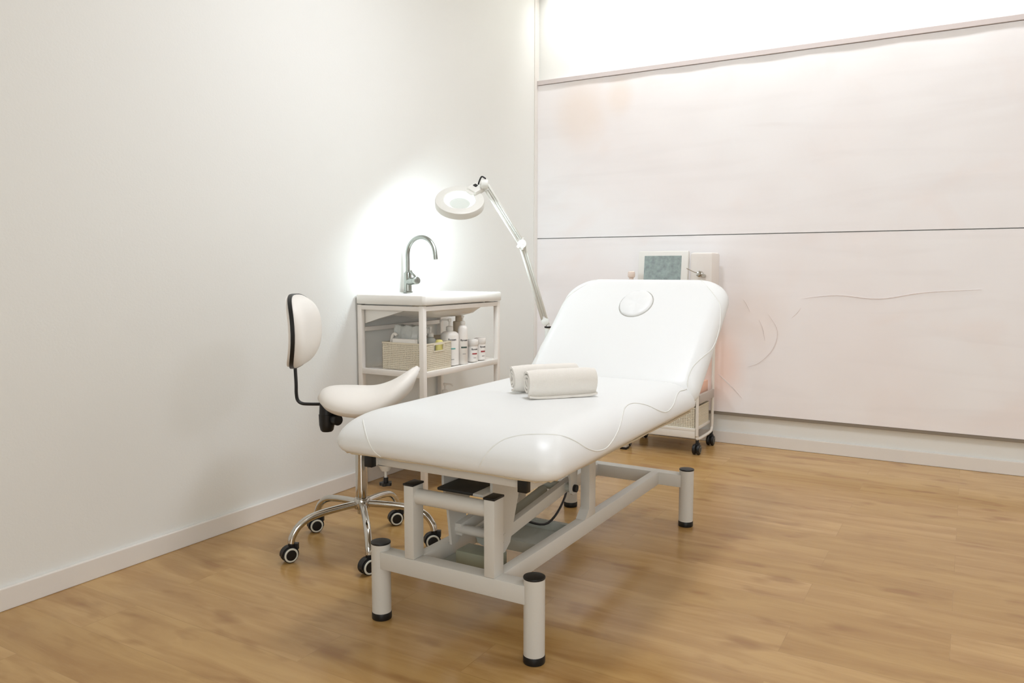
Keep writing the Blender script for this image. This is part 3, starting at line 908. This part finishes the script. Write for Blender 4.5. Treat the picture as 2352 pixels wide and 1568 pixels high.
# tap
FX, FY = -2.362, 3.015
tap = thing('mixer_tap', 'brushed steel gooseneck tap standing on the white ceramic basin', 'tap', (FX, FY, 0.884), 0)
bm = nb(); lathe(bm, [(0.0225, 0.0), (0.0235, 0.002), (0.0225, 0.006), (0.0185, 0.008), (0.0185, 0.095), (0.0165, 0.098), (0.0125, 0.1), (0.0125, 0.104)])
obj('tap_body', bm, STEEL, tap)
bm = nb()
path = [(0, 0, 0.10), (0, 0, 0.15), (0, 0, 0.185)]
path += [(0.082 - 0.082 * math.cos(R(t)), 0, 0.185 + 0.082 * math.sin(R(t))) for t in range(20, 171, 15)]
path += [(0.168, 0, 0.160)]
tube(bm, path, 0.0105, n=20, k=3)
obj('spout', bm, STEEL, tap)
bm = nb(); cyl(bm, (0.0, 0, 0.052), (0.055, -0.018, 0.058), 0.0175); cyl(bm, (0.055, -0.018, 0.058), (0.078, -0.0255, 0.0605), 0.0185, bev=0.003)
hd = obj('handle', bm, STEEL, tap, label='round side handle')
bm = nb(); tube(bm, [(0.062, -0.02, 0.074), (0.05, -0.016, 0.085), (0.03, -0.01, 0.098), (0.022, -0.007, 0.108)], 0.0045, sx=1.6)
obj('lever', bm, STEEL, hd)


# ------------------------------------------------------------------ woven baskets
def basket(label, x0, x1, y0, y1, z0, z1, pitch=0.0085, handle='x', group='woven plastic baskets'):
    t = thing('storage_basket', label, 'basket', ((x0 + x1) / 2, (y0 + y1) / 2, z0), 0, group, world=True)
    th = 0.0022
    for nm, ax_, c, a0, a1 in (('side_wall', 'x', x1, y0, y1), ('side_wall', 'x', x0, y0, y1), ('side_wall', 'y', y0, x0, x1), ('side_wall', 'y', y1, x0, x1)):
        bm = nb()
        n = max(4, int(round((a1 - a0) / pitch))); m_ = max(4, int(round((z1 - z0) / pitch)))
        pa = (a1 - a0) / n; pz = (z1 - z0 - 0.006) / m_
        mid = (a0 + a1) / 2
        hw, hz0, hz1 = 0.036, z1 - 0.036, z1 - 0.010
        has = (ax_ == handle)
        sgn = -1 if c in (x1, y1) else 1

        def bx3(p, q, r0, r1, off=0.0, t2=th):
            lo, hi = sorted((c + sgn * off, c + sgn * (off + t2)))
            if ax_ == 'x': box(bm, lo, hi, p, q, r0, r1)
            else: box(bm, p, q, lo, hi, r0, r1)
        for i in range(n + 1):
            a = a0 + i * pa; b0, b1 = a - pa * 0.28, a + pa * 0.28
            b0 = max(b0, a0); b1 = min(b1, a1)
            if has and abs(a - mid) < hw:
                bx3(b0, b1, z0, hz0, 0.0003); bx3(b0, b1, hz1, z1, 0.0003)
            else:
                bx3(b0, b1, z0, z1, 0.0003)
        for j in range(m_ + 1):
            zc = z0 + j * pz; c0, c1 = zc - pz * 0.27, zc + pz * 0.27
            c0 = max(c0, z0)
            if has and hz0 < zc < hz1:
                bx3(a0, mid - hw, c0, c1); bx3(mid + hw, a1, c0, c1)
            else:
                bx3(a0, a1, c0, c1)
        bx3(a0 - 0.0, a1 + 0.0, z1 - 0.006, z1, -0.0015, th + 0.003)
        if has:
            bx3(mid - hw - 0.004, mid + hw + 0.004, hz0 - 0.005, hz0, -0.002, th + 0.004)
            bx3(mid - hw - 0.004, mid + hw + 0.004, hz1, hz1 + 0.004, -0.002, th + 0.004)
            bx3(mid - hw - 0.004, mid - hw, hz0, hz1, -0.002, th + 0.004); bx3(mid + hw, mid + hw + 0.004, hz0, hz1, -0.002, th + 0.004)
        obj(nm, bm, BASK, t, 0)
    bm = nb(); box(bm, x0 + 0.001, x1 - 0.001, y0 + 0.001, y1 - 0.001, z0, z0 + 0.003); obj('bottom', bm, BASK, t, 0)
    return t


BKX0, BKX1, BKY0, BKY1 = -2.284, -2.04, 2.722, 2.918
basket('cream woven plastic basket on the wash stand shelf, filled with pouches and a pump bottle', BKX0, BKX1, BKY0, BKY1, ZS, ZS + 0.122)


def pump(bm, z, s=1.0, phi=0, r=0.0):
    """pump head from height z upward"""
    lathe(bm, [(0.017 * s, z), (0.0175 * s, z + 0.001), (0.0165 * s, z + 0.018 * s), (0.008 * s, z + 0.022 * s), (0.0045 * s, z + 0.023 * s), (0.0045 * s, z + 0.042 * s), (0.009 * s, z + 0.043 * s), (0.0095 * s, z + 0.054 * s), (0.007 * s, z + 0.056 * s)], n=24)
    c, s_ = math.cos(phi), math.sin(phi)
    tube(bm, [(0, 0, z + 0.050 * s), (0.02 * s * c, 0.02 * s * s_, z + 0.051 * s), (0.036 * s * c, 0.036 * s * s_, z + 0.049 * s), (0.042 * s * c, 0.042 * s * s_, z + 0.041 * s)], 0.0042 * s, n=10)


def bottle(label, loc, r, h, neck, pump_s=None, phi=PI, words=None, cap=None, m=BOTW, face=R(-38), group=None, cat='bottle', name='pump_bottle'):
    t = thing(name, label, cat, loc, 0, group)
    bm = nb(); lathe(bm, [(r * 0.9, 0), (r, 0.003), (r, h * 0.97 - 0.012), (r * 0.93, h * 0.97 - 0.003), (r * 0.7, h), (neck, h + 0.004), (neck, h + 0.008)], n=40)
    obj('bottle_body' if name != 'cream_jar' else 'jar_body', bm, m, t)
    if pump_s:
        bm = nb(); pump(bm, h + 0.006, pump_s, phi); obj('pump_head', bm, PUMPW, t)
    if cap:
        bm = nb(); lathe(bm, [(r * 1.03, h - cap), (r * 1.06, h - cap + 0.001), (r * 1.06, h + 0.003), (r * 1.0, h + 0.006), (r * 0.3, h + 0.0062)], n=40); obj('lid', bm, m, t)
    if words:
        for body, size, z, mm in words:
            if body.startswith('#'):
                wd, hh = [float(q) for q in body[1:].split(',')]
                obj('print_bar', decal_bar(wd, hh, r, z, face), mm, t, 0)
            else:
                b2 = text_bm(body, size); wrap(b2, r, z, face); obj('lettering', b2, mm, t, 0)
    return t


G = 'bottles and jars on the wash stand shelf'
# things standing in the basket
t = thing('clear_pouch', 'clear plastic pouch of cotton wool standing in the basket under the basin', 'pouch', (-2.2, 2.80, ZS + 0.004), 0)
bm = nb()
n1, n2 = 14, 12
fr = [[bm.verts.new((-0.05 + 0.14 * i / n1, -0.028 + 0.012 * noise.noise(Vector((i * .5, j * .5, 1))) - 0.012 * math.sin(PI * j / n2), 0.0 + 0.19 * j / n2 + 0.004 * math.sin(i * 1.1) * (j == n2))) for i in range(n1 + 1)] for j in range(n2 + 1)]
bkk = [[bm.verts.new((v.co.x, 0.012 + 0.014 * math.sin(PI * j / n2), v.co.z)) for v in row] for j, row in enumerate(fr)]
for j in range(n2):
    for i in range(n1):
        bm.faces.new((fr[j][i], fr[j][i + 1], fr[j + 1][i + 1], fr[j + 1][i])); bm.faces.new((bkk[j][i], bkk[j + 1][i], bkk[j + 1][i + 1], bkk[j][i + 1]))
for i in range(n1):
    bm.faces.new((fr[0][i], bkk[0][i], bkk[0][i + 1], fr[0][i + 1])); bm.faces.new((fr[n2][i], fr[n2][i + 1], bkk[n2][i + 1], bkk[n2][i]))
for j in range(n2):
    bm.faces.new((fr[j][0], fr[j + 1][0], bkk[j + 1][0], bkk[j][0])); bm.faces.new((fr[j][n1], bkk[j][n1], bkk[j + 1][n1], fr[j + 1][n1]))
obj('pouch_film', bm, CLEARP, t)
bm = nb()
for i in range(11):
    ico(bm, (-0.02 + 0.085 * random.random(), -0.008, 0.03 + 0.012 * i), 0.021, (1.2, 0.6, 0.9), 2)
obj('cotton', bm, COTTON, t)
bm = nb(); box(bm, -0.05, 0.09, -0.014, 0.008, 0.187, 0.192); obj('zip_strip', bm, mat('zip_grey', (140, 138, 130), 0.5, bump=0.1), t, label='grey zip edge')
bm = nb(); tube(bm, [(-2.262, 2.752, ZS + 0.005), (-2.258, 2.752, ZS + 0.08), (-2.249, 2.752, ZS + 0.14), (-2.235, 2.752, ZS + 0.158), (-2.222, 2.752, ZS + 0.15)], 0.0085, n=12, sx=0.8)
tag(obj('cloth_strip', bm, TOWEL), 'folded white cloth strip standing in the basket left of the pouch', 'cloth')
bm = nb(); box(bm, -2.232, -2.105, 2.730, 2.752, ZS + 0.004, ZS + 0.138, 0.002)
tag(obj('small_box', bm, BOTW), 'small plain white box upright at the near side of the basket', 'box')
bottle('small clear pump bottle standing in the basket behind the stand leg', (-2.12, 2.868, ZS + 0.004), 0.0255, 0.13, 0.009, 0.85, phi=R(200), m=CLEARP, group=None)
t = thing('yellow_tube', 'yellow tube seen through the basket handle hole', 'tube', (-2.064, 2.858, ZS + 0.004), 0)
bm = nb(); lathe(bm, [(0.016, 0), (0.018, 0.002), (0.018, 0.116), (0.012, 0.126)]); obj('tube_body', bm, YELL, t)
bm = nb(); lathe(bm, [(0.0182, 0.0), (0.0188, 0.001), (0.0188, 0.02), (0.0182, 0.021)]); obj('cap', bm, YELL, t)
# bottles beside the basket
bottle('wide white pump bottle with teal mark, between basket and tall slim bottle', (-2.095, 2.985, ZS), 0.043, 0.156, 0.014, 1.0, phi=R(205),
       words=[('Byosen', 0.014, 0.122, INK), ('#0.03,0.006', 0, 0.08, TEALI), ('#0.016,0.003', 0, 0.03, GREYI)], group=None)
bottle('tall slim white pump bottle with dark green mark, beside the wide pump bottle', (-2.062, 3.045, ZS), 0.0235, 0.182, 0.010, 0.75, phi=R(120),
       words=[('Byosen', 0.0125, 0.115, INK), ('#0.03,0.007', 0, 0.081, GREENI), ('#0.016,0.003', 0, 0.05, GREYI)], group=None)
bottle('white lidded jar with red bar, left of the two jars on the stand shelf', (-2.078, 3.152, ZS), 0.0265, 0.102, 0.02, None, cap=0.024, cat='jar', name='cream_jar',
       words=[('Byosen', 0.0115, 0.062, INK), ('#0.026,0.006', 0, 0.04, REDI), ('#0.014,0.003', 0, 0.02, GREYI)], face=R(-30))
bottle('white lidded jar with red bar, right of the two jars by the stand leg', (-2.088, 3.236, ZS), 0.0265, 0.102, 0.02, None, cap=0.022, cat='jar', name='cream_jar',
       words=[('Byosen', 0.0115, 0.066, INK), ('#0.026,0.007', 0, 0.043, REDI), ('#0.016,0.004', 0, 0.02, GREYI)], face=R(-20))
bottle('small white pump bottle standing on the lower shelf of the wash stand', (-2.11, 2.965, 0.2035), 0.026, 0.205, 0.010, 0.9, phi=R(20))


# ------------------------------------------------------------------ magnifier lamp
HC = Vector((-1.9937, 2.9268, 1.3019))
lamp = thing('magnifier_lamp', 'tall white magnifying floor lamp with ring head lit above the basin', 'lamp', (-1.81, 3.43, 0), 0, world=True)
nrm = Vector((0.36, -0.52, 0.775)).normalized()
xh = Vector((0.2815, 0.8522, 0.441)); xh = (xh - nrm * xh.dot(nrm)).normalized(); yh = nrm.cross(xh)
TH = Matrix.Identity(4)
for i in range(3): TH[i][0] = xh[i]; TH[i][1] = yh[i]; TH[i][2] = nrm[i]
TH.translation = HC
bm = nb()
lathe(bm, [(0.070, -0.012), (0.070, 0.008), (0.073, 0.011), (0.102, 0.011), (0.109, 0.008), (0.111, 0.002), (0.111, -0.022), (0.109, -0.0225), (0.108, -0.002), (0.106, 0.005), (0.075, 0.006), (0.073, 0.004), (0.073, -0.012), (0.070, -0.012)], n=64, mtx=TH, cap=False)
head = obj('lamp_head', bm, LAMPW, lamp, 35, label='round white ring housing')
bm = nb()
lathe(bm, [(0.091 + 0.0075 * math.cos(a), -0.006 + 0.0075 * math.sin(a)) for a in [i * PI / 6 for i in range(13)]], n=64, mtx=TH, cap=False)
obj('ring_tube', bm, TUBEL, head, 60, label='glowing ring tube')
bm = nb()
lathe(bm, [(0.0695, 0.006), (0.0695, -0.014), (0.066, -0.016), (0.047, -0.014), (0.047, -0.012), (0.065, -0.012), (0.0665, 0.006)], n=64, mtx=TH, cap=False)
obj('lens_rim', bm, DIFF, head, 40, label='bright translucent ring round the lens')
bm = nb()
lathe(bm, [(0.0475, -0.0135), (0.035, -0.0155), (0.018, -0.017), (0.0, -0.0175)], n=48, mtx=TH, cap=False)
lathe(bm, [(0.0, -0.0095), (0.018, -0.010), (0.035, -0.0115), (0.0475, -0.0135)], n=48, mtx=TH, cap=False)
bmesh.ops.remove_doubles(bm, verts=bm.verts, dist=0.0001)
obj('lens', bm, GLASS, head, 60)


def hd_pt(x, y, z): return TH @ Vector((x, y, z))


bm = nb()
box(bm, 0.070, 0.135, -0.030, 0.030, 0.002, 0.030, 0.008, TH)
box(bm, 0.056, 0.09, -0.024, 0.024, 0.006, 0.022, 0.007, TH)
obj('head_bracket', bm, LAMPW, lamp)
bm = nb(); box(bm, 0.100, 0.116, -0.002, 0.016, 0.029, 0.034, 0.001, TH); obj('switch', bm, BLACK, lamp)
J0 = Vector((-1.9225, 3.0229, 1.3723)) + nrm * 0.012
J1 = Vector((-1.8384, 3.2194, 1.117))
J2 = Vector((-1.8207, 3.4217, 0.738))
bm = nb()
cyl(bm, J0 - Vector((0.014, 0.008, 0)), J0 + Vector((0.014, 0.008, 0)), 0.021, bev=0.003)
tube(bm, [hd_pt(0.10, 0, 0.016), (hd_pt(0.12, 0, 0.016) + J0) / 2, J0], 0.011)
obj('head_joint', bm, LAMPG, lamp)
bm = nb(); tube(bm, [hd_pt(0.125, 0.006, 0.028), hd_pt(0.132, 0.006, 0.046), J0 + Vector((-0.012, -0.004, 0.034)), J0 + Vector((0.004, 0.004, 0.024))], 0.0035, n=8)
obj('head_cable', bm, BLACK, lamp)
side = Vector((0.86, 0.507, 0))
for a, b in ((J0, J1), (J1, J2)):
    d = (b - a).normalized(); nn_ = d.cross(Vector((-.505, .858, 0))).normalized()
    bm = nb()
    for s in (-1, 1):
        bar(bm, a + nn_ * 0.011 * s + d * 0.01, b + nn_ * 0.011 * s - d * 0.01, 0.010, 0.010, bev=0.001)
    bar(bm, a + d * 0.03, b - d * 0.03, 0.010, 0.004, bev=0.0)
    obj('arm', bm, LAMPG, lamp)
bm = nb(); vv = Vector((0.505, -0.858, 0))
cyl(bm, J1 - vv * 0.014, J1 + vv * 0.014, 0.021, bev=0.002); bar(bm, J1 + Vector((0, 0, -.028)), J1 + Vector((0, 0, .03)), 0.022, 0.02, bev=0.004)
obj('elbow_joint', bm, LAMPG, lamp)
bm = nb(); cyl(bm, J1 - vv * 0.016 - side * 0.018 - Vector((0, 0, 0.012)), J1 + vv * 0.016 - side * 0.018 - Vector((0, 0, 0.012)), 0.007); cyl(bm, J1 + vv * 0.0141, J1 + vv * 0.017, 0.004)
obj('elbow_screw', bm, CHROME, lamp)
bm = nb(); cyl(bm, J2 - vv * 0.012, J2 + vv * 0.012, 0.019, bev=0.002); obj('pole_joint', bm, LAMPG, lamp)
PB = Vector((J2.x + 0.012, J2.y + 0.006, 0))
bm = nb(); cyl(bm, PB + Vector((0, 0, 0.706)), PB + Vector((0, 0, 0.714)), 0.017, bev=0.002); obj('collar', bm, BLACK, lamp)
bm = nb(); cyl(bm, PB + Vector((0, 0, 0.02)), PB + Vector((0, 0, 0.73)), 0.009); cyl(bm, PB + Vector((0, 0, 0.02)), PB + Vector((0, 0, 0.706)), 0.0145); obj('pole', bm, LAMPG, lamp)
bm = nb(); lathe(bm, [(0.13, 0), (0.135, 0.004), (0.13, 0.012), (0.04, 0.022), (0.02, 0.04)], (PB.x, PB.y, 0), n=48); obj('base', bm, LAMPG, lamp)


# ------------------------------------------------------------------ equipment trolley behind the bed
CX0, CX1, CY0, CY1 = -1.632, -1.232, 4.06, 4.345
cart = thing('equipment_trolley', 'white metal trolley on black casters behind the raised backrest', 'trolley', ((CX0 + CX1) / 2, (CY0 + CY1) / 2, 0), 0, world=True)
for x in (CX0, CX1):
    bm = nb()
    tube(bm, [(x, CY0, 0.82), (x, CY0, 0.4), (x, CY0, 0.14), (x, CY0 + 0.006, 0.098), (x, CY0 + 0.03, 0.080), (x, CY1 - 0.05, 0.080), (x, CY1 - 0.012, 0.094), (x, CY1, 0.14), (x, CY1, 0.4), (x, CY1, 0.82)], 0.0085, n=14, k=6)
    obj('side_frame', bm, CARTW, cart)
bm = nb(); box(bm, CX0 + 0.009, CX1 - 0.009, CY0 - 0.006, CY1 + 0.006, 0.125, 0.14, 0.002); box(bm, CX0 + 0.009, CX1 - 0.009, CY0 - 0.006, CY0 + 0.004, 0.088, 0.125, 0.001)
obj('shelf', bm, CARTW, cart, label='bottom shelf')
bm = nb(); box(bm, CX0 + 0.009, CX1 - 0.009, CY0 + 0.002, CY1 + 0.006, 0.275, 0.29, 0.002)
sh = obj('shelf', bm, CARTW, cart, label='middle shelf')
bm = nb(); box(bm, CX1 - 0.009, CX1 + 0.010, CY0 + 0.012, CY1 - 0.004, 0.275, 0.322, 0.002)
obj('shelf_rim', bm, CARTG, sh, label='grey side rim')
bm = nb(); box(bm, CX0 + 0.009, CX1 - 0.009, CY0 - 0.006, CY1 + 0.006, 0.80, 0.82, 0.002); obj('shelf', bm, CARTW, cart, label='top shelf')
for x in (CX0, CX1):
    for y in (CY0 + 0.012, CY1 - 0.012):
        bm = nb(); cyl(bm, (x, y, 0.08), (x, y, 0.055), 0.009); box(bm, x - 0.011, x + 0.011, y - 0.012, y + 0.018, 0.04, 0.06, 0.003)
        cs = obj('caster', bm, BLACK, cart)
        for s in (-1, 1):
            T = Matrix.Translation((x + 0.003 * s, y - 0.008, 0.0285)) @ Matrix.Rotation(R(90 * s), 4, 'Y')
            bm = nb(); lathe(bm, [(0.004, 0), (0.024, 0), (0.028, 0.004), (0.0285, 0.009), (0.027, 0.015), (0.021, 0.018), (0.004, 0.018)], n=26, mtx=T); wh = obj('wheel', bm, BLACK, cs)
            bm = nb(); lathe(bm, [(0.0150, 0.0165), (0.0150, 0.0185), (0.0165, 0.0185), (0.0165, 0.0165)], n=26, mtx=T, cap=False); obj('wheel_ring', bm, FRAMED, cs, label='thin grey ring')
basket('cream woven plastic basket on the bottom shelf of the trolley', CX0 + 0.06, CX1 - 0.014, CY0 + 0.01, CY1 - 0.02, 0.140, 0.252, 0.0095, handle='none')
bm = nb(); box(bm, -1.40, CX1 - 0.022, CY0 + 0.12, CY1 - 0.02, 0.2905, 0.375, 0.004)
tag(obj('storage_box', bm, mat('salmon_card', (240, 196, 172), 0.8, bump=0.05)), 'salmon coloured box on the middle shelf of the trolley', 'box')

# device on the trolley
mon = thing('touch_monitor', 'white framed monitor with grey green screen showing above the backrest', 'monitor', (-1.48, 4.17, 0.82), 0, world=True)
tl = Matrix.Translation((-1.48, 4.16, 0.85)) @ Matrix.Rotation(R(-6), 4, 'X')
bm = nb(); box(bm, -0.145, 0.145, -0.008, 0.022, 0.0, 0.25, 0.008, tl); obj('monitor_frame', bm, DEVW, mon)
bm = nb(); box(bm, -0.107, 0.107, -0.0095, -0.006, 0.03, 0.222, 0.0, tl); obj('screen', bm, SCREEN, mon, label='grey green glossy screen')
bm = nb(); box(bm, -1.56, -1.40, 4.14, 4.26, 0.82, 0.832, 0.003); box(bm, -1.50, -1.46, 4.19, 4.21, 0.83, 0.95, 0.003); obj('monitor_stand', bm, DEVW, mon)
dev = thing('beauty_device', 'beige box-shaped device with rounded edge beside the monitor on the trolley', 'device', (-1.267, 4.24, 0.82), 0, world=True)
bm = nb(); box(bm, -1.328, CX1 + 0.028, 4.18, 4.33, 0.82, 1.088, 0.014); obj('device_body', bm, DEVB, dev)
bm = nb(); cyl(bm, (-1.268, 4.18, 0.972), (-1.268, 4.155, 0.972), 0.017, bev=0.003); tube(bm, [(-1.268, 4.16, 0.972), (-1.30, 4.15, 0.985), (-1.335, 4.145, 1.002)], 0.002, n=8); cyl(bm, (-1.245, 4.18, 0.962), (-1.245, 4.16, 0.962), 0.009)
obj('dial', bm, CHROME, dev, label='small chrome knob')
bm = nb(); cyl(bm, (CX0 + 0.0, CY0 + 0.03, 0.8205), (CX0, CY0 + 0.03, 0.955), 0.012); cyl(bm, (CX0, CY0 + 0.03, 0.95), (CX0, CY0 + 0.03, 0.986), 0.02, bev=0.008)
tag(obj('hand_piece', bm, mat('pink_beige', (232, 214, 202), 0.5, bump=0.03)), 'small pinkish beige knob-ended hand piece left of the monitor', 'hand piece')

# white stand whose square leg shows under the bed
st = thing('white_stand', 'low white stand behind the bed, its square leg with black foot just visible', 'stand', (-1.78, 4.05, 0), 0, world=True)
bm = nb(); box(bm, -1.965, -1.6, 3.97, 4.02, 0.44, 0.46, 0.003); obj('stand_top', bm, CARTW, st)
for x in (-1.945, -1.62):
    bm = nb(); box(bm, x - 0.018, x + 0.018, 3.975, 4.015, 0.012, 0.44, 0.002); lg = obj('leg', bm, FRAME, st)
    bm = nb(); box(bm, x - 0.019, x + 0.019, 3.974, 4.016, 0.0, 0.012, 0.001); obj('foot', bm, BLACK, lg, label='black foot')
